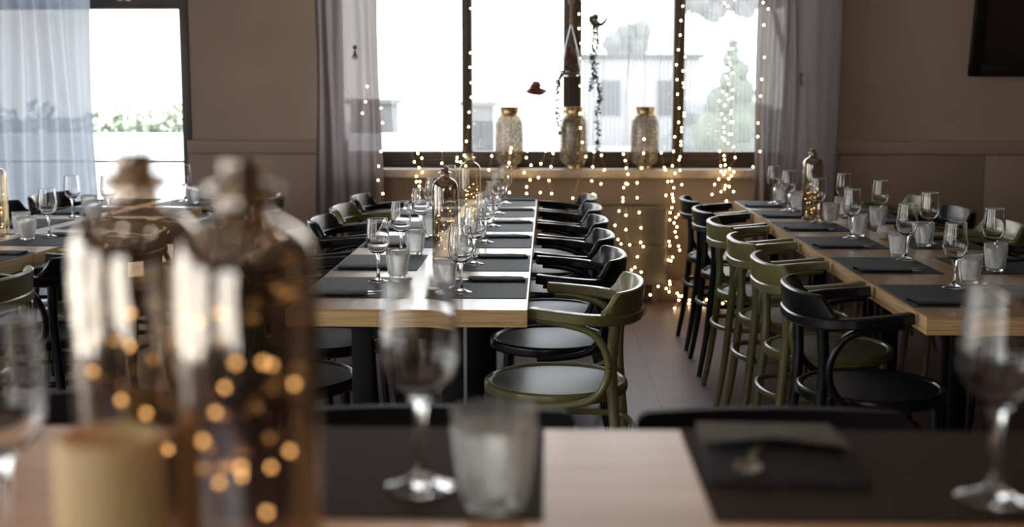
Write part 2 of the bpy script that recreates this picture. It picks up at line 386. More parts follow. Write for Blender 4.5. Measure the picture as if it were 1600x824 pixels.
# ------------------------------------------------------------------ outside
struct(MB().box(-30, 30, YB + T, 60, -.3, -.12).build('ground', M['terrace'], smooth=False))
tag(MB().bbox(-14, -1.6, 14.9, 15.1, -.12, .86, .02).build('terrace_wall', M['white']), 'low white terrace wall outside the glass door', 'wall')
rnd = random.Random(4)
def leaf_cloud(mb, c, r, n, s, rn):
    for _ in range(n):
        while True:
            p = Vector((rn.uniform(-1, 1), rn.uniform(-1, 1), rn.uniform(-1, 1)))
            if p.length < 1: break
        q = Vector((c[0] + p.x * r[0], c[1] + p.y * r[1], c[2] + p.z * r[2]))
        a = Vector((rn.gauss(0, 1), rn.gauss(0, 1), rn.gauss(0, 1))).normalized(); bb = a.orthogonal().normalized()
        L = s * rn.uniform(.6, 1.3)
        mb.add([q - a * L, q + bb * L * .45, q + a * L, q - bb * L * .45], [(0, 1, 2, 3)])
for k, (xa, xb, zt, lab) in enumerate([(-13, -8.3, 1.3, 'left behind the curtain'), (-7.4, -4.2, 1.2, 'seen through the glass door')]):
    h = MB(); c = xa
    while c < xb: leaf_cloud(h, (c, 15.6, zt - .65), (.5, .35, .62 + rnd.uniform(-.1, .1)), 420, .07, rnd); c += .38
    tag(h.build('hedge', M['clipped'], smooth=False), 'pale green clipped hedge behind the terrace wall, ' + lab, 'hedge')
def lumps(mb, items, rn):
    for x, y, z, rad in items:
        bm = bmesh.new(); bmesh.ops.create_icosphere(bm, subdivisions=3, radius=rad)
        o = Vector((rn.uniform(0, 50), rn.uniform(0, 50), 0))
        for v in bm.verts:
            k = 1 + .22 * mnoise.noise(v.co / rad * 2.2 + o) + .12 * mnoise.noise(v.co / rad * 6 + o); v.co = v.co * k + Vector((x, y, z))
        bm.verts.index_update(); mb.add([v.co[:] for v in bm.verts], [[v.index for v in f.verts] for f in bm.faces]); bm.free()
def tree(loc, th, items, lab, mat='hedge'):
    t = empty('garden_tree', loc); tag(t, lab, 'tree')
    MB().tube([(0, 0, 0), (0.05, 0, th * .5), (items[len(items) // 2][0] * .5, .05, th)], .10, 8, scale=[1, .8, .4], up=(0, 1, 0)).build('trunk', M['bark'], t)
    c = MB(); lumps(c, items, rnd); c.build('crown', M[mat], t)
tree((2.58, 18, -.12), 1.9, [(rnd.uniform(-.5, .5) * w, rnd.uniform(-.3, .3) * w, z, w) for z, w in [(.55, .36), (.7, .34), (.85, .36), (1.0, .30), (1.15, .29), (1.3, .25), (1.45, .21), (1.6, .18), (1.75, .15), (1.9, .12), (2.02, .09), (2.12, .07)]], 'pointed conifer outside, seen through the right window pane')
tree((2.5, 40.5, -.12), 3.0, [(rnd.uniform(-.6, .6), rnd.uniform(-.2, .2), 3.05 + rnd.uniform(-.35, .35), .32) for _ in range(12)], 'round tree outside, seen through the pane right of the centre post', 'far_leaf')
tree((4.5, 24, -.12), 3.2, [(-1.9 + 1.9 * k / 13, rnd.uniform(-.2, .2), 3.2 + rnd.uniform(-.28, .25) + .02 * k, .3) for k in range(14)], 'tall spreading tree outside, highest foliage at the right window', 'far_leaf')
def house(loc, w, d, h, mat, lab):
    r = empty('outbuilding', loc); tag(r, lab, 'building')
    MB().bbox(-w / 2, w / 2, 0, d, 0, h, .02).build('wall', M[mat], r)
    MB().bbox(-w / 2 - .1, w / 2 + .1, -.1, d + .1, h, h + .12, .02).build('roof', M['render_d'], r)
    for x in (-w * .28, w * .22):
        MB().bbox(x - w * .09, x + w * .09, -.03, .03, h * .35, h * .75, .01).build('window', M['render_d'], r)
house((2.5, 34, -.12), 3.0, 3, 2.3, 'far_wall', 'pale outbuilding seen through the pane right of the centre post')
house((-4.1, 30, -.12), 1.0, 1.2, 1.15, 'render_d', 'small grey shed seen through the left window pane')
house((-1.62, 30, -.12), .7, 1.2, 1.1, 'render_d', 'small grey hut seen beside the left window post')

h = MB(); c = 2.2
while c < 4.2: lumps(h, [(c, 20.5, .35 + rnd.uniform(-.05, .05), .5), (c + .1, 20.45, .85 + rnd.uniform(-.1, .1), .3)], rnd); c += .35
tag(h.build('hedge', M['far_leaf'], smooth=False), 'pale hedge outside the right window pane', 'hedge')
# ------------------------------------------------------------------ curtains
def curtain(xa, xb, y, mat, label, seed, zt=3.38, flare=.0, folds=7, amp=.035):
    rn = random.Random(seed); nx, nz = folds * 14, 26
    ph = [rn.uniform(0, 6) for _ in range(4)]; v = []
    for j in range(nz + 1):
        z = .012 + (zt - .012) * j / nz; low = 1 - j / nz
        for i in range(nx + 1):
            u = i / nx; x = xa + (xb - xa) * (u + .012 * math.sin(7 * u + ph[0])) + flare * low * (u - .5) + .012 * math.sin(3 * z + ph[1] + 9 * u)
            a = amp * (.55 + .45 * math.sin(5.3 * u + ph[2])) * (.7 + .5 * low)
            yy = y + a * math.sin(2 * PI * folds * u + .6 * math.sin(4 * u + ph[3]) + .35 * math.sin(1.7 * z + 5 * u)) + .01 * math.sin(23 * u + 2 * z)
            v.append((x, yy, z))
    f = [(j * (nx + 1) + i, j * (nx + 1) + i + 1, (j + 1) * (nx + 1) + i + 1, (j + 1) * (nx + 1) + i) for j in range(nz) for i in range(nx)]
    t = empty('curtain', ((xa + xb) / 2, y, 0)); tag(t, label, 'curtain')
    v = [(p[0] - (xa + xb) / 2, p[1] - y, p[2]) for p in v]
    MB().add(v, f).build('curtain_fabric', mat, t, sharp=180)
    w = (xb - xa) / 2 + .05
    MB().tube([(-w, 0, zt + .012), (w, 0, zt + .012)], .012, 10).build('curtain_rail', M['frame'], t)
    for x in (-w * .8, w * .8): MB().tube([(x, 0, zt + .02), (x, 0, ZC + .002)], .008, 8, up=(0, 1, 0)).build('rail_bracket', M['frame'], t)
    return t
curtain(-1.455, -1.075, 8.13, M['curtain'], 'mauve grey sheer curtain at the left of the main window', 3, flare=.05, folds=6)
cr = curtain(1.33, 1.79, 8.12, M['curtain'], 'mauve grey sheer curtain at the right of the main window', 8, flare=.10, folds=7)
curtain(-3.78, -2.90, 8.16, M['curtain_w'], 'bluish white sheer curtain hanging beside the glass door', 5, flare=.05, folds=9)
for x, z, lab in ((-1.20, 1.60, 'left'), (1.57, 1.43, 'right')):
    t = empty('curtain_clip', (x, 8.06, z)); tag(t, 'small dark tassel clip pinned on the %s mauve curtain' % lab, 'clip')
    MB().ball((0, 0, .03), .014, 8, 6).build('bead', M['bark'], t)
    b = MB()
    for k in range(7): b.tube([(0, 0, .02), ((k - 3) * .004, -.003, -.02), ((k - 3) * .007, 0, -.05 + .004 * abs(k - 3))], .0022, 5, up=(0, 1, 0))
    b.tube([(0, 0, .03), (0, .04, .03)], .003, 6); b.build('tassel', M['bark'], t)

# ------------------------------------------------------------------ heater cover
t = empty('heater', (.5, 8.25, 0)); tag(t, 'taupe wall heater low beneath the window sill', 'heater')
hb_ = MB().bbox(-.27, .275, -.08, .1, .12, .628, .012).build('body', M['cover'], t)
MB().bbox(-.255, .26, -.09, -.075, .14, .375, .004).build('front_panel', M['cover'], t)
MB().bbox(-.255, .26, -.09, -.075, .382, .615, .004).build('front_panel', M['cover'], t)
b = MB()
for k in range(12): b.box(-.22 + k * .038, -.20 + k * .038, -.05, .07, .627, .631)
b.build('top_grille', M['ebony'], hb_)
for x in (-.2, .2): MB().bbox(x - .02, x + .02, -.03, .04, 0, .13, .003).build('foot', M['cover'], t)

# ------------------------------------------------------------------ ceiling lights
M['lamp'] = emit('lamp_glass', (1.0, .93, .82), 70)
def clight_fn():
    t = empty('ceiling_light'); tag(t, None, 'ceiling light')
    MB().lathe([(.001, -.001), (.075, -.001), (.078, -.008), (.072, -.03), (.062, -.034), (.058, -.03), (.056, -.012), (.001, -.012)], 32).build('housing', M['ebony'], t)
    MB().lathe([(.001, -.0135), (.050, -.0135), (.050, -.022), (.001, -.024)], 28).build('diffuser', M['lamp'], t)
    return t
CLT = Proto(clight_fn)
for j, y in enumerate((-1.6, .4, 2.4)):
    for k, x in enumerate((-2.4, -.8, .8)):
        CLT.place((x, y, ZC), 0, 'small round ceiling light, %s row, %s' % (['rear', 'middle', 'front'][j], ['left', 'centre', 'right'][k]))
# ------------------------------------------------------------------ mirror at the right
t = empty('wall_mirror', (3.16, 8.30, 1.455)); tag(t, 'black framed mirror leaning forward high on the right wall', 'mirror'); t.rotation_euler = (math.radians(9), 0, 0)
MB().box(-.41, .41, -.012, .0, .07, 1.0).build('mirror_glass', M['mirror'], t, smooth=False)
b = MB()
for q in ((-.49, -.41, 0, 1.07), (.41, .49, 0, 1.07), (-.49, .49, 0, .08), (-.49, .49, .99, 1.07)): b.bbox(q[0], q[1], -.035, .012, q[2], q[3], .008)
b.build('mirror_frame', M['ebony'], t)
b = MB().bbox(-.2, .2, .012, .235, .98, 1.03, .004); b.bbox(-.2, .2, .012, .085, .02, .06, .004); b.build('hanging_bracket', M['ebony'], t)

# ------------------------------------------------------------------ armchair
def chair_proto(mat):
    def fn():
        t = empty('bentwood_armchair'); tag(t, None, 'chair')
        pan = M['seat_' + ('black' if mat is M['black'] else 'olive')]
        ZS = .022
        MB().lathe([(q[0], q[1] + ZS) for q in [(.185, .43), (.214, .43), (.2205, .436), (.222, .448), (.220, .460), (.213, .466), (.203, .464), (.199, .459), (.192, .456), (.185, .452), (.185, .43)]], 56, sy=1.06).build('seat_frame', mat, t)
        MB().lathe([(q[0], q[1] + ZS) for q in [(.187, .444), (.1965, .450), (.196, .4585), (.18, .4565), (.13, .4525), (.07, .4505), (.001, .450)]], 56, sy=1.06).build('seat', pan, t)
        # hoop forming arms and back rail
        arc = [(.050, .243), (.0, .256), (-.08, .262)]
        for k in range(1, 8):
            a = PI / 2 * k / 8; arc.append((-.08 - .168 * math.sin(a) ** .92, .262 * math.cos(a) ** .82))
        half = [(x, y, .705 + .09 * (x + .248)) for x, y in arc]
        pts = half + [(-.248, 0, .705)] + [(x, -y, z) for x, y, z in reversed(half)]
        path = catmull(pts, 4)
        sec = [(-.019, -.011), (-.014, -.016), (.014, -.016), (.019, -.011), (.019, .011), (.014, .016), (-.014, .016), (-.019, .011)]
        MB().sweep(path, sec).build('arm_rail', mat, t)
        # crest: raised back with scooped ends
        base = [p for p in path if p.x < -.155]
        n = len(base); L = [0]
        for i in range(1, n): L.append(L[-1] + (base[i] - base[i - 1]).length)
        b = MB(); vv = []; ff = []
        for i, p in enumerate(base):
            s_ = min(L[i], L[-1] - L[i]) / .048
            s_ = max(0, min(1, s_)); s_ = s_ * s_ * (3 - 2 * s_)
            hgt = .010 + (.792 - .0162 - p.z - .010) * s_
            tt = (base[min(i + 1, n - 1)] - base[max(i - 1, 0)]).normalized(); sd = tt.cross(Vector((0, 0, 1))).normalized()
            if sd.dot(Vector((p.x + .02, p.y, 0))) < 0: sd = -sd
            z0 = p.z + .0162; lean = .010 * s_
            for (a, z) in ((-.010, 0), (-.009 + lean, hgt - .004), (-.005 + lean, hgt), (.006 + lean, hgt), (.011 + lean, hgt - .005), (.0165, .004), (.015, 0)):
                vv.append(Vector((p.x, p.y, z0 + z)) + sd * a)
        m = 7
        for i in range(n - 1):
            for j in range(m): ff.append((i * m + j, (i + 1) * m + j, (i + 1) * m + (j + 1) % m, i * m + (j + 1) % m))
        ff += [tuple(range(m)), tuple((n - 1) * m + j for j in range(m))]
        b.add(vv, ff).build('backrest', mat, t)
        for sy in (1, -1):
            MB().tube(catmull([(-.245, .205 * sy, 0), (-.212, .196 * sy, .2), (-.188, .190 * sy, .45), (-.182, .196 * sy, .57), (-.190, .205 * sy, .697)], 5), .0165, 12, up=(0, 1, 0), scale=[.72 + .28 * min(1, k / 8) for k in range(21)]).build('leg', mat, t)
            MB().tube(catmull([(.185, .175 * sy, 0), (.165, .165 * sy, .2), (.150, .155 * sy, .455)], 6), .0165, 12, up=(0, 1, 0), scale=[.7 + .3 * min(1, k / 10) for k in range(13)]).build('leg', mat, t)
            MB().tube(catmull([(.030, .250 * sy, .711), (-.045, .2515 * sy, .703), (-.130, .248 * sy, .675), (-.172, .243 * sy, .605), (-.168, .238 * sy, .53), (-.12, .2385 * sy, .475), (-.03, .2415 * sy, .458), (.05, .2385 * sy, .454)], 6), .0115, 10).build('arm_support', mat, t)
        MB().tube(catmull([(.160, 0, .335), (.146, .147, .335), (-.03, .182, .335), (-.19, .166, .335), (-.238, 0, .335), (-.19, -.166, .335), (-.03, -.182, .335), (.146, -.147, .335)], 6, True), .0105, 8, closed=True).build('stretcher_ring', mat, t)
        return t
    return fn
CH = {'black': Proto(chair_proto(M['black'])), 'olive': Proto(chair_proto(M['olive']))}
ORD = ['nearest', 'second nearest', 'third nearest', 'third farthest', 'second farthest', 'farthest']
def chair(col, backx, y, face, rowlabel, k, jit=0.0):
    """backx: outermost X of the back; face=-1 looks to -X"""
    c = backx - .277 if face < 0 else backx + .277
    rz = (PI if face < 0 else 0) + math.radians(jit * .4)
    CH[col].place((c, y, 0), rz, '%s bentwood armchair, %s %s' % (col, ORD[k], rowlabel))
MIDR = [('olive', .307, 3.875), ('black', .294, 4.55), ('black', .284, 5.16), ('black', .286, 5.77), ('black', .284, 6.38), ('black', .284, 6.99)]
for k, (c, x, y) in enumerate(MIDR): chair(c, x, y, -1, 'at the right side of the centre table', k, [-15, 1, -1, 2, 0, 1][k])
MIDL = [('black', -1.085, 3.90), ('black', -1.085, 4.52), ('black', -1.087, 5.15), ('black', -1.088, 5.77), ('olive', -1.087, 6.36), ('black', -1.085, 6.97)]
for k, (c, x, y) in enumerate(MIDL): chair(c, x, y, 1, 'at the left side of the centre table', k, [1, -1, 1, 2, -2, 1][k])
RTL = [('black', .704, 3.82), ('olive', .706, 4.42), ('olive', .706, 5.03), ('olive', .704, 5.66), ('black', .706, 6.27), ('black', .706, 6.88)]
for k, (c, x, y) in enumerate(RTL): chair(c, x, y, 1, 'along the aisle side of the right table', k, [-2, 1, -1, 2, -1, 1][k])
RTR = [('black', 2.10, 3.84), ('black', 2.09, 4.44), ('black', 2.09, 5.05), ('olive', 2.09, 5.67), ('black', 2.09, 6.32), ('olive', 2.09, 6.93)]
for k, (c, x, y) in enumerate(RTR): chair(c, x, y, -1, 'along the far wall side of the right table', k, [1, -1, 2, 1, 0, 2][k])

# ------------------------------------------------------------------ tables
def make_table(L=1.225, Wd=.69):
    def fn():
        t = empty('dining_table'); tag(t, None, 'table')
        MB().box(-Wd / 2, Wd / 2, -L / 2 + .001, L / 2 - .001, .70, .75, 0, side=1).build('tabletop', [M['oak_y'], M['oak_edge']], t, smooth=False)
        for sx in (-1, 1):
            for sy in (-1, 1):
                cx, cy = sx * (Wd / 2 - .215), sy * (L / 2 - .045)
                MB().bbox(cx - .03, cx + .03, cy - .02, cy + .02, 0, .70, .004).build('leg', M['blackmatt'], t)
        b = MB()
        b.box(-.04, .04, -L / 2 + .055, L / 2 - .055, .66, .70)
        for sy in (-1, 1): b.box(-Wd / 2 + .19, Wd / 2 - .19, sy * (L / 2 - .045) - .018, sy * (L / 2 - .045) + .018, .66, .70)
        b.build('apron', M['blackmatt'], t, smooth=False)
        return t
    return fn
TB = Proto(make_table())
for k in range(3):
    TB.place((-.400, 3.576 + 1.228 * (k + .5), 0), 0, 'oak table with black legs, %s of the centre row' % ['nearest', 'middle', 'farthest'][k])
for k in range(3):
    TB.place((1.045 + .345, 3.49 + 1.228 * (k + .5), 0), 0, 'oak table with black legs, %s of the right row' % ['nearest', 'middle', 'farthest'][k])
LA = -math.radians(3.6)      # left row is turned a little
LO = Vector((-2.032, 3.56, 0))
def lt(u, v, z=0):           # u: distance in from the aisle edge (to -X), v: along the row
    return (LO.x - u * math.cos(LA) - v * math.sin(LA), LO.y - u * math.sin(LA) + v * math.cos(LA), z)
for k in range(3):
    TB.place(lt(.345, 1.228 * (k + .5)), LA, 'oak table with black legs, %s of the left row' % ['nearest', 'middle', 'farthest'][k])
for k, (c, u, v) in enumerate([('olive', -.078, .40), ('black', -.078, 1.02), ('olive', -.078, 1.63), ('black', -.078, 2.25), ('black', -.078, 2.86), ('black', -.09, 3.44)]):
    CH[c].place(lt(u, v), PI + LA + math.radians([1, -1, 1, 0, .5, 2][k]), '%s bentwood armchair, %s on the aisle side of the left table' % (c, ORD[k]))
for k, (c, u, v) in enumerate([('black', .765, 1.63), ('black', .765, 2.25), ('black', .765, 2.86), ('black', .765, 3.44)]):
    CH[c].place(lt(u, v), LA, '%s bentwood armchair, %s between the left table and white curtain' % (c, ORD[k + 2]))

# ------------------------------------------------------------------ place mats, napkins, cutlery
def mat_fn(): return tag(MB().bbox(-.147, .147, -.21, .21, 0, .002, .0007, 1).build('placemat', M['mat']), None, 'placemat')
def napkin_mesh(name, mat, L=.17, Wn=.085):
    # a flattened sleeve, open towards +X where cutlery sticks out
    outer = []; inner = []
    for k in range(20):
        a = 2 * PI * k / 20; c, s_ = math.cos(a), math.sin(a)
        y = Wn / 2 * math.copysign(abs(c) ** .6, c); z = .0048 + .0048 * math.copysign(abs(s_) ** .7, s_)
        outer.append((y, z)); inner.append((y * .955, .0048 + (z - .0048) * .78))
    v = []; n = 12
    for i in range(n + 1):
        x = -L / 2 + L * i / n
        for ring in (outer, inner):
            for y, z in ring:
                dx = (.030 * (.5 - abs(y / Wn))) * (i / n)      # pointed open end
                v.append((x + dx - .012 * y / Wn, y + .0015 * math.sin(i * 1.3), max(0, z) + (.0006 * math.sin(i * .9 + y * 60) if z > .005 else 0)))
    f = []
    m = 40
    for i in range(n):
        for j in range(20):
            q = (j + 1) % 20
            f.append((i * m + j, i * m + q, (i + 1) * m + q, (i + 1) * m + j))
            f.append((i * m + 20 + j, (i + 1) * m + 20 + j, (i + 1) * m + 20 + q, i * m + 20 + q))
    for j in range(20):
        q = (j + 1) % 20; e = n * m
        f.append((e + j, e + q, e + 20 + q, e + 20 + j)); f.append((q, j, 20 + j, 20 + q))
    return MB().add(v, f).build(name, mat, sharp=50)
def fork_fn():
    b = MB()
    # handle, neck, head as a bent strip
    prof = [(-.085, .008, .0), (-.07, .0095, .0002), (-.02, .0045, .0006), (.035, .0035, .0012), (.05, .006, .001), (.06, .0125, .0), (.072, .013, .0)]
    v = []
    for x, w, z in prof:
        for y, dz in ((-w, 0), (w, 0), (w, .0018), (-w, .0018)): v.append((x, y, z + dz))
    f = []
    for i in range(len(prof) - 1):
        for j in range(4): f.append((i * 4 + j, i * 4 + (j + 1) % 4, (i + 1) * 4 + (j + 1) % 4, (i + 1) * 4 + j))
    f += [(3, 2, 1, 0), tuple((len(prof) - 1) * 4 + j for j in range(4))]; b.add(v, f)
    for k in range(4):
        y = -.0105 + k * .007
        b.sweep([(.071, y, .0009), (.095, y, .003), (.115, y, .0085)], [(-.0016, -.0008), (.0016, -.0008), (.0016, .0008), (-.0016, .0008)], scale=[1, .9, .5])
    return tag(b.build('fork', M['steel']), None, 'fork')
def knife_fn():
    b = MB(); prof = [(-.085, .0075, .0), (-.03, .007, .0), (.0, .005, .0), (.02, .009, .0), (.08, .0095, .0), (.10, .006, .0), (.108, .001, .0)]
    v = []
    for x, w, z in prof:
        for y, dz in ((-w, 0), (w * .8, 0), (w * .8, .0022 if x < 0.01 else .0012), (-w, .0022 if x < .01 else .0006)): v.append((x, y, z + dz))
    f = []
    for i in range(len(prof) - 1):
        for j in range(4): f.append((i * 4 + j, i * 4 + (j + 1) % 4, (i + 1) * 4 + (j + 1) % 4, (i + 1) * 4 + j))
    f += [(3, 2, 1, 0), tuple((len(prof) - 1) * 4 + j for j in range(4))]
    return tag(b.add(v, f).build('table_knife', M['steel']), None, 'knife')
MAT = Proto(mat_fn); FK = Proto(fork_fn); KN = Proto(knife_fn)
NP = Proto(lambda: tag(napkin_mesh('napkin', M['napkin']), None, 'napkin'))
MATS = []     # world footprint for resting height
def setting(cx, cy, side, rz, lab, nap=True, cut=True):
    """side=+1: diner sits at +X and looks to -X"""
    MAT.place((cx, cy, .7501), rz, 'charcoal placemat, ' + lab); MATS.append((cx, cy))
    if not nap: return
    off = .150 * side; c, s_ = math.cos(rz), math.sin(rz)
    ox, oy = .048 * side, off
    x, y = cx + ox * c - oy * s_, cy + ox * s_ + oy * c
    face = rz + (PI if side > 0 else 0)
    NP.place((x, y, .7523), face, 'rolled black napkin, ' + lab)
    if cut:
        fx, fy = math.cos(face), math.sin(face)
        FK.place((x + fx * .040 - fy * .016, y + fy * .040 + fx * .016, .7560), face + .05, 'steel fork in napkin, ' + lab)
        KN.place((x + fx * .022 + fy * .018, y + fy * .022 - fx * .018, .7560), face - .03, 'steel knife in napkin, ' + lab)
YM = [3.985, 4.565, 5.215, 5.81, 6.44, 7.03]
YR_ = [3.865, 4.54, 5.215, 5.84, 6.42, 6.975]
for k in range(6):
    setting(-.207, YM[k], 1, 0, '%s setting on the right side of the centre table' % ORD[k], cut=k < 5)
    setting(-.594, YM[k], -1, 0, '%s setting on the left side of the centre table' % ORD[k], cut=k < 3)
    setting(1.200, YR_[k], -1, 0, '%s setting on the aisle side of the right table' % ORD[k], cut=k < 5)
    setting(1.583, YR_[k], 1, 0, '%s setting on the wall side of the right table' % ORD[k], nap=k < 4, cut=k < 3)
VM = [.43, 1.05, 1.67, 2.28, 2.90, 3.44]
for k in range(6):
    p = lt(.155, VM[k]); setting(p[0], p[1], 1, LA, '%s setting on the aisle side of the left table' % ORD[k], nap=k in (1, 2, 3, 5), cut=k in (1, 2, 3))
    if k > 1:
        p = lt(.535, VM[k]); setting(p[0], p[1], -1, LA, '%s setting on the curtain side of the left table' % ORD[k], nap=k < 5, cut=k < 4)

# ------------------------------------------------------------------ glassware
def wine_fn():
    t = empty('wine_glass'); tag(t, None, 'wine glass')
    MB().lathe([(.0005, .0), (.033, .0), (.0345, .0012), (.033, .0026), (.020, .006), (.0095, .011), (.0062, .018), (.0050, .032), (.0046, .055), (.0052, .070), (.0075, .081), (.0105, .088), (.0005, .0886)], 36).build('stem', M['glass'], t)
    out = [(.0005, .0887), (.0105, .0888), (.0195, .0945), (.0290, .104), (.0355, .117), (.0382, .130), (.0384, .142), (.0370, .160), (.0347, .182), (.0325, .204)]
    inn = [(r - (.0013 if i > 1 else 0), z + (.0022 if i < 3 else .0008 if i < 5 else 0)) for i, (r, z) in enumerate(out)]
    inn[0] = (.0005, .0925); inn[1] = (.009, .0935); inn[2] = (.0182, .0972)
    MB().lathe(out + list(reversed(inn)), 40).build('bowl', M['glass'], t, sharp=32)
    bw = t.children[-1] if t.children[-1].name.startswith('bowl') else [c for c in t.children if c.name.startswith('bowl')][0]
    MB().tube([(.0318 * math.cos(a), .0318 * math.sin(a), .2047) for a in [2 * PI * k / 40 for k in range(40)]], .0010, 6, closed=True).build('rim_glint', M['rim_glint'], bw)  # bead added on the lip to carry the painted highlight
    return t
def tumbler_fn():
    H = .094; n = 45; seg = 128
    pr = []
    for k in range(n):
        z = .012 + (H - .012) * k / (n - 1); u = k / (n - 1); pr.append((.0285 + .0115 * u ** .75, z))
    def rf(j, i, r, z):
        if j < 4 or z > .080: return 0
        k = j - 4; a = (i / 4 + k / 4) % 1; b = (i / 4 - k / 4) % 1
        return .0026 * (min(a, 1 - a) + min(b, 1 - b))
    prof = [(.0005, .0), (.0265, .0), (.0285, .003), (.0265, .009)] + pr
    inn = [(.0372, H - .001)] + [(r - .0032, z) for r, z in reversed(pr[1:-1:5])] + [(.024, .0135), (.012, .0115), (.0005, .011)]
    t = MB().lathe(prof + [(.0385, H + .001)] + inn, seg, rf=lambda j, i, r, z: rf(j, i, r, z) if j < 4 + n else 0).build('tumbler', M['tumbler'], sharp=22)
    return tag(t, None, 'tumbler')
WG = Proto(wine_fn); TU = Proto(tumbler_fn)
def rest(x, y):
    for a, b_ in MATS:
        if abs(x - a) < .147 + .036 and abs(y - b_) < .21 + .036: return .7523
    return .7502
ORD9 = ['nearest', 'second nearest', 'third nearest', 'fourth nearest', 'fifth nearest', 'sixth nearest']
MW_L = [(-.546, 4.098), (-.542, 4.723), (-.53, 5.356), (-.54, 6.05), (-.53, 7.0)]
MW_R = [(-.263, 3.881), (-.258, 4.52), (-.25, 5.173), (-.242, 5.785), (-.241, 6.388), (-.225, 6.968)]
RW_L = [(1.279, 4.013), (1.314, 4.683), (1.276, 5.373), (1.271, 6.024), (1.24, 6.599), (1.239, 7.02)]
RW_R = [(1.566, 4.503), (1.547, 5.2), (1.526, 5.889), (1.473, 6.385)]
LW = [(-2.104, 5.328), (-2.315, 6.17), (-2.126, 6.143), (-2.01, 7.05)]
for L_, lab in ((MW_L, 'left row on the centre table'), (MW_R, 'right row on the centre table'), (RW_L, 'aisle side row on the right table'), (RW_R, 'wall side row on the right table')):
    for k, (x, y) in enumerate(L_): WG.place((x, y, rest(x, y)), k * .7, 'clear stemmed wine glass, %s of the %s' % (ORD9[k], lab))
for (x, y), lab in zip(LW, ['nearest on the left table beside two tumblers', 'on the left table nearest the white curtain', 'on the left table beside the near brown bottle neck', 'farthest on the left table before the door']):
    WG.place((x, y, rest(x, y)), .3, 'clear stemmed wine glass, ' + lab)
MT_L = [(-.492, 4.18), (-.500, 4.818), (-.492, 5.419)]
MT_R = [(-.318, 3.965), (-.305, 4.575), (-.315, 5.24), (-.31, 5.85)]
RT_L = [(1.365, 4.13), (1.318, 4.79), (1.327, 5.47), (1.330, 6.00), (1.300, 6.66), (1.29, 7.10)]
RT_R = [(1.540, 4.40), (1.500, 5.10), (1.495, 5.80), (1.455, 6.32)]
LTm = [(-2.16, 5.235), (-2.262, 5.43), (-2.135, 5.96), (-2.29, 6.33), (-1.935, 6.95)]
for L_, lab in ((MT_L, 'left row on the centre table'), (MT_R, 'right row on the centre table'), (RT_L, 'aisle side row on the right table'), (RT_R, 'wall side row on the right table')):
    for k, (x, y) in enumerate(L_): TU.place((x, y, rest(x, y)), k * .31, 'diamond cut glass tumbler, %s of the %s' % (ORD9[k], lab))
for (x, y), lab in zip(LTm, ['nearest on the left table', 'second on the left table beside the bottle', 'third on the left table behind the first wine glass', 'on the left table nearest the white curtain', 'farthest on the left table']):
    TU.place((x, y, rest(x, y)), .3, 'diamond cut glass tumbler, ' + lab)
def tealight(x, y):
    t = empty('tealight_holder', (x, y, rest(x, y))); tag(t, 'small round cut glass tealight holder in the middle of the right table', 'candle holder')
    def rf(j, i, r, z): return .0014 * math.cos(i / 48 * 2 * PI * 12 + (j % 2) * PI) if 1 < j < 11 else 0
    out = [(.0005, 0), (.024, 0), (.030, .006), (.035, .014), (.038, .024), (.038, .034), (.035, .044), (.031, .052), (.0305, .056)]
    MB().lathe(out + [(.028, .056), (.0285, .05), (.034, .034), (.033, .02), (.02, .006), (.0005, .005)], 48, rf=lambda j, i, r, z: rf(j, i, r, z) if j < 9 else 0).build('holder', M['tumbler'], t)
    c = MB().lathe([(.0005, .0055), (.018, .0055), (.018, .019), (.0005, .019)], 24); c.build('tealight', M['wax'], t)
tealight(1.416, 5.353)

# ------------------------------------------------------------------ bottles with light strings inside
def bottle(name, x, y, z, mat, lab, s=1.0, seed=1, nb=22, spread=(.04, .17)):
    t = empty(name, (x, y, z)); tag(t, lab, 'bottle')
    R = .0485 * s
    prof = [(.001, .006), (.035, .002), (.044, .0005), (.0475, .004), (.0485, .012), (.0485, .254), (.0478, .265), (.0455, .2755), (.0410, .2845), (.034, .291), (.026, .2955), (.0198, .299), (.0170, .304), (.0170, .312)]
    MB().lathe([(a * s, b_ * s) for a, b_ in prof], 56).build('bottle_body', mat, t)
    pr = [(.0170, .311), (.0235, .3125), (.0255, .3155), (.0245, .319), (.018, .321), (.0135, .323), (.0140, .326), (.0150, .330), (.0148, .3355), (.0130, .337), (.0115, .334), (.0145, .312)]
    MB().lathe([(a * s, b_ * s) for a, b_ in pr], 40).build('bottle_lip', mat, t)
    # wire string of leds inside
    rn = random.Random(seed)
    q = empty('bottle_light_string', (x, y, z)); tag(q, 'warm light string in ' + lab, 'string lights')
    pts = [(0, 0, .315 * s), (.004, .002, .28 * s), (.006, 0, .24 * s)]
    a = rn.uniform(0, 6)
    for k in range(nb):
        a += rn.uniform(.7, 1.8); r = rn.uniform(.018, .036) * s
        zz = spread[1] + (spread[0] - spread[1]) * k / (nb - 1) + rn.uniform(-.012, .012)
        pts.append((r * math.cos(a), r * math.sin(a), max(.015, zz)))
    MB().tube(catmull(pts, 4), .0004, 4).build('wire', M['wire'], q)
    src = None
    for p in pts[3:]:
        if src is None: src = o = MB().ball((0, 0, 0), .0022, 8, 6).build('bulb', M['bulb_in'], q)
        else: o = src.copy(); COL.objects.link(o); o.parent = q
        o.location = p
bottle('glass_bottle', -.374, 4.69, .7502, M['smoke'], 'tall smoky glass bottle in the middle of the centre table', seed=3, nb=22, spread=(.03, .2))
bottle('glass_bottle', -.345, 5.74, .7502, M['amber'], 'tall pale amber glass bottle farther back on the centre table', seed=5, nb=26, spread=(.04, .19))
bottle('glass_bottle', 1.275, 6.02 + .16, .7523, M['smoke'], 'tall smoky glass bottle on the right table', seed=9, nb=20, spread=(.03, .16))
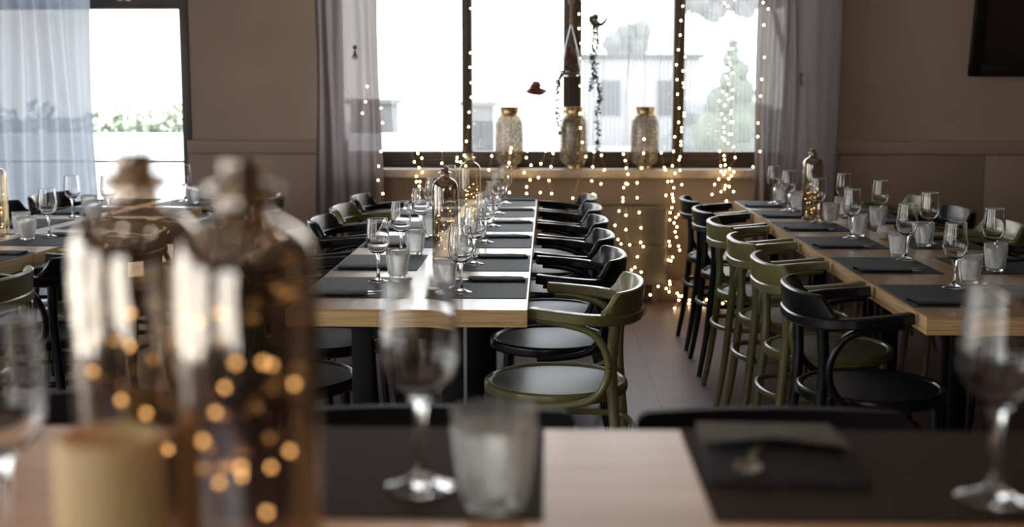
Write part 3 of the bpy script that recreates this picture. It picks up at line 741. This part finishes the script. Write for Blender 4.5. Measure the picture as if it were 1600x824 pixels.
bottle('glass_bottle', -2.300, 5.27, .7502, M['amber'], 'tall glass bottle on the left table', seed=12, nb=20, spread=(.04, .2))

# ------------------------------------------------------------------ foreground high table
FZ = .98
t = empty('high_table', (.1, 1.09, 0)); tag(t, 'high oak table in the blurred foreground', 'table')
MB().box(-1.45, 1.45, -.352, .352, FZ - .045, FZ, 0, side=1).build('tabletop', [M['oak_x'], M['oak_edge']], t, smooth=False)
for sx in (-1, 1):
    for sy in (-1, 1): MB().bbox(sx * 1.35 - .03, sx * 1.35 + .03, sy * .28 - .03, sy * .28 + .03, 0, FZ - .045, .004).build('leg', M['blackmatt'], t)
b = MB(); b.box(-1.33, 1.33, -.29, -.27, FZ - .11, FZ - .045); b.box(-1.33, 1.33, .27, .29, FZ - .11, FZ - .045); b.build('apron', M['blackmatt'], t, smooth=False)
FM = Proto(lambda: tag(MB().bbox(-.21, .21, -.157, .157, 0, .0022, .0008, 1).build('placemat', M['mat_brown']), None, 'placemat'))
FM.place((-.212, 1.282, FZ + .0001), 0, 'brown placemat under the blurred wine glass and tumbler in front')
FM.place((.364, 1.282, FZ + .0001), 0, 'brown placemat under the blurred brown napkin in front')
FM.place((-.80, 1.282, FZ + .0001), 0, 'brown placemat at the left end of the high table')
# napkin with folded flap
n_ = empty('napkin', (.245, 1.335, FZ + .0025), math.radians(-3)); tag(n_, 'blurred brown napkin folded into a pocket on the front right placemat', 'napkin')
b = MB().bbox(-.078, .078, -.11, .10, 0, .005, .002); b.build('folded_cloth', M['napkin'], n_)
v = [(-.078, .10, .0052), (.072, .10, .0052), (.076, -.015, .0135), (.0, .006, .0165), (-.076, -.012, .0135), (-.078, .10, .009), (.072, .10, .009), (.076, -.017, .0165), (.0, .004, .0195), (-.076, -.014, .0165)]
MB().add(v, [(0, 1, 2, 3, 4), (9, 8, 7, 6, 5), (0, 5, 6, 1), (1, 6, 7, 2), (2, 7, 8, 3), (3, 8, 9, 4), (4, 9, 5, 0)]).build('folded_flap', M['napkin_brown'], n_, smooth=False)
b = MB(); b.lathe([(.0005, 0), (.012, 0), (.0165, .002), (.0175, .0045), (.0155, .0048), (.011, .003), (.0005, .0022)], 28, sx=.8, sy=1.35)
b.sweep(catmull([(0, .018, .0035), (.004, .05, .005), (.008, .085, .004)], 4), [(-.0035, -.001), (.0035, -.001), (.0035, .001), (-.0035, .001)])
sp = b.build('spoon', M['brass_dull']); sp.location = (.205, 1.262, FZ + .0079); sp.rotation_euler = (0, 0, -.2)
tag(sp, 'blurred dull spoon on the folded brown napkin in front', 'spoon')
WG.place((-.123, 1.215, FZ + .0024), 0, 'large blurred wine glass in front of the centre table')
WG.place((.428, 1.195, FZ + .0024), .4, 'blurred wine glass at the right edge of the high table')
WG.place((-.452, 1.02, FZ + .0002), .4, 'blurred wine glass cut off by the left picture edge')
TU.place((-.048, 1.155, FZ + .0024), .1, 'large blurred tumbler beside the foreground wine glass')
TU.place((.500, 1.150, FZ + .0024), .1, 'blurred tumbler at the right edge of the high table')
bottle('glass_bottle', -.205, .858, FZ + .0002, M['mercury'], 'brown mercury bottle, right of the blurred pair', s=1.02, seed=21, nb=15, spread=(.10, .235))
bottle('glass_bottle', -.304, .935, FZ + .0002, M['mercury'], 'brown mercury bottle behind the cream candle', s=1.02, seed=33, nb=9, spread=(.12, .235))
t = empty('pillar_candle', (-.293, .825, FZ + .0002)); tag(t, 'thick cream pillar candle in the blurred foreground', 'candle')
MB().lathe([(.001, 0), (.034, 0), (.0355, .003), (.0355, .155), (.0345, .1595), (.031, .161), (.027, .158), (.022, .150), (.012, .146), (.001, .145)], 48).build('wax', M['wax'], t)
t = [c for c in t.children if c.name.startswith('wax')][0]
MB().tube([(0, 0, .144), (.001, 0, .150), (.003, .001, .156)], .0012, 6, up=(0, 1, 0)).build('wick', M['ebony'], t)
# counter chairs behind the high table
def counter_fn():
    t = empty('counter_chair'); tag(t, None, 'chair')
    MB().bbox(-.19, .19, -.19, .17, .60, .64, .015, 3).build('seat', M['blackmatt'], t)
    for sx in (-1, 1):
        MB().tube([(sx * .17, .17, 0), (sx * .165, .155, .6), (sx * .16, .175, .80)], .016, 10, up=(0, 1, 0)).build('leg', M['blackmatt'], t)
        MB().tube([(sx * .18, -.17, 0), (sx * .165, -.15, .6)], .016, 10, up=(0, 1, 0)).build('leg', M['blackmatt'], t)
    # broad curved back with rounded corners
    W2, z0, z1, r = .2, .74, .899, .018
    prof = [(-W2, z0)] + [(-W2, z1 - r)] + [(-W2 + r - r * math.cos(a), z1 - r + r * math.sin(a)) for a in (PI / 8, PI / 4, 3 * PI / 8, PI / 2)] 
    prof += [(k * W2 * .2, z1) for k in range(-3, 4)]
    prof += [(W2 - r + r * math.cos(a), z1 - r + r * math.sin(a)) for a in (PI / 2, 3 * PI / 8, PI / 4, PI / 8)] + [(W2, z1 - r), (W2, z0)]
    v = []; n = len(prof)
    for d in (0, .02):
        for x, z in prof: v.append((x, .175 + d + .03 * (1 - (x / W2) ** 2) + .0, z))
    for d in (0, .02):
        for x, z in prof: v.append((x, .175 + d + .03 * (1 - (x / W2) ** 2), z0))
    f = []
    for i in range(n - 1):
        f += [(i, i + 1, 2 * n + i + 1, 2 * n + i), (n + i + 1, n + i, 3 * n + i, 3 * n + i + 1), (i + 1, i, n + i, n + i + 1), (2 * n + i, 2 * n + i + 1, 3 * n + i + 1, 3 * n + i)]
    MB().add(v, f).build('backrest', M['blackmatt'], t)
    b = MB(); b.tube([(-.17, .16, .25), (.17, .16, .25)], .01, 8); b.tube([(-.175, -.162, .25), (.175, -.162, .25)], .01, 8)
    for sx in (-1, 1): b.tube([(sx * .17, .16, .3), (sx * .174, -.16, .3)], .01, 8)
    b.build('stretcher', M['blackmatt'], t)
    return t
CC = Proto(counter_fn)
CC.place((.338, 1.66, 0), math.radians(1.5), 'black counter chair behind the high table, right of the aisle')
CC.place((-.160, 1.66, 0), math.radians(-.8), 'black counter chair behind the foreground wine glass')
CC.place((-.665, 1.74, 0), math.radians(2), 'black counter chair behind the brown bottles and candle')

# ------------------------------------------------------------------ lantern jars on the sill
def jar_fn():
    t = empty('lantern_jar'); tag(t, None, 'lantern')
    MB().lathe([(.052, .025), (.070, .034), (.086, .055), (.0905, .085), (.0915, .2), (.0905, .285), (.084, .312), (.072, .330), (.066, .338)], 48).build('jar_body', M['jar'], t)
    MB().lathe([(.066, .337), (.068, .342), (.062, .347), (.060, .350), (.062, .385), (.066, .392), (.066, .396), (.057, .396), (.056, .345)], 40).build('jar_neck', M['brass'], t)
    MB().lathe([(.001, .0), (.048, .0), (.052, .004), (.050, .018), (.053, .026), (.001, .028)], 40).build('jar_foot', M['brass'], t)
    b = MB()
    for s_ in (1, -1): b.ball((s_ * .066, 0, .366), .007, 8, 6)
    b.tube(catmull([(.070, 0, .366), (.074, -.03, .345), (.06, -.066, .325), (.0, -.088, .318), (-.06, -.066, .325), (-.074, -.03, .345), (-.070, 0, .366)], 5), .002, 6)
    b.build('jar_handle', M['brass'], t)
    return t
JR = Proto(jar_fn)
for x, lab in ((-.243, 'left of the three on the window sill'), (.172, 'in the centre of the window sill'), (.628, 'right of the three on the window sill')):
    JR.place((x, 8.30, .8635), x * 3, 'silvery mercury glass lantern jar, ' + lab)

# ------------------------------------------------------------------ hanging ornaments
rn = random.Random(11)
def vine(mb, pts, n, s):
    P = catmull(pts, 8)
    mb.tube(P, .0018, 5, up=(0, 1, 0))
    for _ in range(n):
        p = rn.choice(P); a = Vector((rn.gauss(0, 1), rn.gauss(0, 1), rn.gauss(0, .8) - .6)).normalized(); w = a.orthogonal().normalized(); L = s * rn.uniform(.6, 1.3)
        q = p + w * .004
        mb.add([q, q + a * L * .5 + w * L * .3, q + a * L, q + a * L * .5 - w * L * .3], [(0, 1, 2, 3)])
def rope(mb, x, y, z0, z1, r=.008):
    n = 26
    for ph in (0, 2 * PI / 3, 4 * PI / 3):
        mb.tube([(x + r * .6 * math.cos(ph + k * .9), y + r * .6 * math.sin(ph + k * .9), z0 + (z1 - z0) * k / n) for k in range(n + 1)], r * .62, 6, up=(0, 1, 0))
t = empty('hanging_terrarium', (.145, 7.96, 1.482)); tag(t, 'teardrop glass terrarium with dried plants hanging on jute rope', 'terrarium')
MB().lathe([(.0005, -.035), (.035, -.033), (.060, -.024), (.068, -.010), (.067, .006), (.060, .035), (.045, .10), (.028, .18), (.014, .245), (.007, .27), (.006, .29)], 40).build('glass_teardrop', M['globe'], t)
b = MB()
for s_ in (-1, 1): b.tube(catmull([(0, -.002, .29), (s_ * .034, -.012, .15), (s_ * .068, -.005, .0), (s_ * .05, -.02, -.03)], 5), .0032, 6, up=(0, 1, 0))
b.tube([(.068 * math.cos(a), .068 * math.sin(a), -.012) for a in [2 * PI * k / 30 for k in range(30)]], .003, 6, closed=True)
b.build('wire_rim', M['steel'], t)
b = MB(); rope(b, 0, 0, .28, ZC - 1.48); b.ball((0, 0, .42), .02, 10, 8, 1.3); b.ball((0, 0, .30), .014, 10, 8, 1.4); b.build('jute_rope', M['rope'], t)
b = MB(); leaf_cloud(b, (0, 0, -.012), (.055, .055, .018), 130, .014, rn); leaf_cloud(b, (0, 0, .07), (.034, .034, .09), 240, .018, rn); b.build('dried_flowers', M['dryleaf'], t, smooth=False)
b = MB(); vine(b, [(-.045, -.02, 0), (-.075, -.03, -.04), (-.085, -.02, -.12), (-.09, 0, -.22), (-.075, .01, -.30), (-.055, 0, -.38)], 130, .024)
vine(b, [(-.04, .02, 0), (-.07, .0, -.06), (-.072, 0, -.16), (-.085, -.01, -.26)], 70, .022); b.build('trailing_vine', M['leaf'], t, smooth=False)
t = empty('hanging_planter', (.312, 7.96, 1.793)); tag(t, 'clear glass globe with a long trailing vine, right of the terrarium', 'planter')
MB().ball((0, 0, 0), .068, 32, 18).build('glass_globe', M['globe'], t)
b = MB(); b.tube([(0, 0, .066), (0, 0, ZC - 1.80)], .0012, 5, up=(0, 1, 0)); b.ball((0, 0, .07), .006, 8, 6); b.build('hanging_cord', M['rope'], t)
b = MB()
b.tube(catmull([(-.04, -.01, .02), (-.03, -.01, -.01), (0, 0, -.028), (.03, 0, -.022), (.052, 0, .012)], 5), .0085, 8, up=(0, 1, 0), scale=[.6 + .5 * math.sin(PI * k / 20) for k in range(21)])
leaf_cloud(b, (-.03, 0, -.0), (.025, .02, .035), 60, .02, rn)
vine(b, [(-.03, -.02, -.02), (-.025, -.05, -.08), (-.035, -.06, -.2), (-.03, -.05, -.32), (-.045, -.05, -.42)], 150, .024)
vine(b, [(-.01, -.02, -.02), (-.01, -.05, -.14), (-.02, -.06, -.28), (.0, -.05, -.40), (.012, -.05, -.46), (-.005, -.05, -.56), (.0, -.05, -.68), (.0, -.05, -.80)], 230, .024)
b.build('trailing_vine', M['leaf'], t, smooth=False)
t = empty('hanging_globe', (-.067, 7.97, 1.405)); tag(t, 'clear glass globe holding rusty red dried petals', 'ornament')
MB().ball((0, 0, 0), .078, 32, 18).build('glass_globe', M['globe'], t)
b = MB(); b.tube([(0, 0, .076), (0, 0, ZC - 1.405)], .0012, 5, up=(0, 1, 0)); b.ball((0, 0, .08), .006, 8, 6); b.build('hanging_cord', M['rope'], t)
b = MB(); leaf_cloud(b, (0, 0, -.045), (.058, .045, .018), 260, .018, rn); leaf_cloud(b, (-.005, 0, -.015), (.03, .03, .03), 150, .018, rn); b.build('dried_petals', M['redleaf'], t, smooth=False)

# ------------------------------------------------------------------ fairy light strings
# bulb heights/offsets on each string, in metres in front of the window wall
def P(x, y, Y=8.14):       # layout survey: point on the plane the strings hang in
    X = (x - 855) / 2000 * Y; Z = HC - math.tan(math.atan((y - 412) / 2000) + pitch) * Y * 1.0
    return (X, Y, Z)
def c2(l, Y=8.14): return [P(900 + x / 2.747, 200 + y / 2.747, Y) for x, y in l]
def c6(l, Y=8.14): return [P(620 + x / 4.579, 220 + y / 4.579, Y) for x, y in l]
def c3(l, Y=8.14): return [P(700 + x / 3.17, y / 3.17, Y) for x, y in l]
BULB = [None]
def string(pts, lab, up=True, seed=0, gap=.10, bare=False):
    dy = (seed % 5 - 2) * .013; r_ = random.Random(seed); pts = [(p[0], p[1] + (dy if p[2] > .05 else 0), p[2]) for p in pts]; bulbs = list(pts)
    if up:
        x, y, z = pts[0]; top = []
        z += gap
        while z < 3.3:
            x += r_.uniform(-.01, .01); top.append((x, y + r_.uniform(-.01, .01), z)); z += gap * r_.uniform(.85, 1.2)
        bulbs = ([] if gap > .105 else [q for q in reversed(top) if q[2] < 2.3]) + pts
        pts = [(x, y, ZC - .001)] + list(reversed(top)) + pts
    o0 = Vector(pts[0]); t = empty('fairy_light_string', o0); tag(t, lab, 'fairy lights', 'fairy lights hanging over the window')
    MB().tube([Vector(p) - o0 for p in catmull(pts, 3)], .0011, 4, up=(0, 1, .01)).build('wire', M['wire'], t)
    for p in bulbs:
        if BULB[0] is None: BULB[0] = o = MB().ball((0, 0, 0), .0056, 8, 6, 1.1).build('bulb', M['bulb'], t)
        else: o = BULB[0].copy(); COL.objects.link(o); o.parent = t
        o.location = Vector(p) - o0
string(c3([(118, 42), (116, 262), (113, 334), (118, 410), (118, 482), (108, 556), (105, 629), (94, 700), (83, 770)]), 'fairy light string running down the left window post', seed=1)
string(c6([(107, 50), (127, 153), (161, 195), (140, 256), (140, 296), (161, 327), (115, 395)]), 'fairy light string left of the left post, outer of two', seed=2, gap=.14)
string(c6([(150, 93), (178, 128), (180, 229), (162, 297), (163, 355), (150, 410)]), 'fairy light string left of the left post, inner of two', seed=24, gap=.14)
string(c6([(270, 55), (323, 70), (322, 165)]), 'short fairy light string before the left window pane', seed=4, gap=.15)
string(c6([(437, 45), (436, 120), (434, 145), (461, 151)]), 'short fairy light string just left of the left post', seed=5, gap=.13)
string(c6([(487, 105), (495, 180)]), 'fairy light string end just under the left post', seed=6, gap=.2, up=False)
string(c6([(682, 110), (662, 210)]), 'fairy light string left of the left lantern jar', seed=7, gap=.15)
string(c6([(821, 55), (815, 84), (805, 159), (808, 186), (812, 260), (807, 373)]), 'fairy light string crossing the left lantern jar', seed=8, gap=.11)
string(c6([(935, 75), (928, 123), (962, 177), (914, 230), (956, 283), (931, 333), (931, 380)]), 'fairy light string right of the left lantern jar', seed=9, gap=.14)
string(c6([(1066, 72), (1033, 162), (1016, 262), (1030, 369)]), 'fairy light string midway between left and centre jars', seed=10, gap=.15)
string(c6([(1120, 89), (1105, 185), (1092, 284), (1110, 377), (1108, 451)]), 'fairy light string just left of the centre jar', seed=11, gap=.15)
string(c3([(660, 2), (645, 70), (645, 142), (655, 215), (650, 290), (652, 426), (653, 562), (656, 634), (665, 705), (683, 776)]) + c6([(1262, 410)]), 'fairy light string running down the centre window post', seed=12)
string(c2([(78, 103), (73, 167), (69, 228), (75, 285), (84, 290), (82, 332)]), 'fairy light string right of the centre jar', seed=13, gap=.14)
string(c2([(110, 118), (123, 181), (109, 241)]), 'short fairy light string right of the centre jar', seed=14, gap=.15)
string(c2([(204, 88), (202, 111), (210, 139), (215, 171), (222, 197), (214, 237), (205, 254), (202, 298), (202, 313), (186, 355), (169, 416), (183, 476), (196, 495)], 8.11), 'fairy light string over the heater, outer left', seed=15, gap=.12)
string(c2([(222, 240), (217, 373), (217, 435), (234, 500), (257, 596), (243, 607), (285, 616)], 8.11), 'fairy light string over the heater, centre', seed=16, gap=.15)
string(c2([(290, 48), (289, 108), (281, 172), (263, 235), (264, 299), (274, 362), (282, 428), (282, 490), (293, 508), (269, 552)], 8.11), 'fairy light string crossing the right lantern jar', seed=17, gap=.12)
string(c2([(365, 107), (379, 170), (384, 180), (395, 230), (388, 289), (406, 394), (405, 487), (408, 505), (404, 567), (414, 570), (421, 554)]), 'fairy light string left of the right window post', seed=18, gap=.11)
string(c3([(1150, 30), (1142, 102), (1139, 174), (1132, 247), (1123, 321), (1128, 395), (1131, 467), (1140, 536), (1139, 606), (1121, 678), (1116, 750)]) + c2([(414, 163), (426, 194), (413, 229), (422, 257), (416, 286), (418, 301), (421, 315), (415, 343), (408, 364)]), 'fairy light string on the right window post, left one', seed=19)
string(c3([(1175, 62), (1178, 206), (1161, 283), (1152, 352), (1168, 352), (1154, 412), (1158, 432), (1170, 488), (1161, 560), (1161, 574), (1150, 632), (1150, 650), (1148, 700), (1148, 718), (1145, 775), (1140, 790)]) + c2([(443, 180), (452, 241), (429, 381), (442, 369), (422, 405), (435, 421), (427, 443), (433, 465), (443, 503), (448, 521)]), 'fairy light string on the right window post, right one', seed=20)
rs = random.Random(77)
for k in range(4):
    pts = [P(1131 + [-7, -1, 4, 10][k] + rs.gauss(0, 2.2), y + rs.uniform(-4, 4), 8.12 + .01 * k) for y in range(8 + 5 * k, 235, 19)]
    low = [[(610, 98), (616, 160), (618, 184), (609, 218), (592, 240), (582, 283)], [(630, 118), (633, 135), (630, 198), (621, 271), (641, 323)], [(637, 158), (638, 184), (653, 217), (640, 246), (637, 260), (646, 312)], [(680, 127), (657, 175), (676, 188), (666, 205), (657, 251), (677, 272)]][k]
    string(pts + c2(low), 'fairy light string in the dense bundle near the right curtain, ' + ['outer left', 'inner left', 'inner right', 'outer right'][k], seed=30 + k)
string([P(x, y, 8.02) for x, y in ((1183, 5), (1191, 15), (1185, 40), (1187, 90), (1184, 124), (1183, 150), (1180, 192), (1180, 213), (1184, 236), (1174, 260))], 'fairy light string along the edge of the right curtain', seed=40)
string([P(x, y, 8.03) for x, y in ((576, 135), (573, 159), (568, 177), (597, 169), (599, 192), (596, 237), (592, 260), (591, 282), (598, 303))], 'fairy light string along the edge of the left curtain', seed=41, gap=.2)
fl = [(325, 712), (359, 676), (393, 685), (406, 699), (408, 654), (409, 667), (441, 705), (461, 717), (449, 716), (450, 737), (433, 771), (496, 737), (494, 752), (520, 745), (555, 748), (570, 735), (560, 752), (600, 745), (640, 750), (655, 735)]
def G(x, y, z=.012):
    a = math.tan(math.atan((y - 412) / 2000) + pitch); Y = (HC - z) / a
    Y = min(Y, 8.1); return ((x - 855) / 2000 * Y, Y, max(z, HC - a * Y))
string([G(900 + x / 2.747, 200 + y / 2.747) for x, y in fl], 'fairy light string heaped on the floor below the window', up=False)
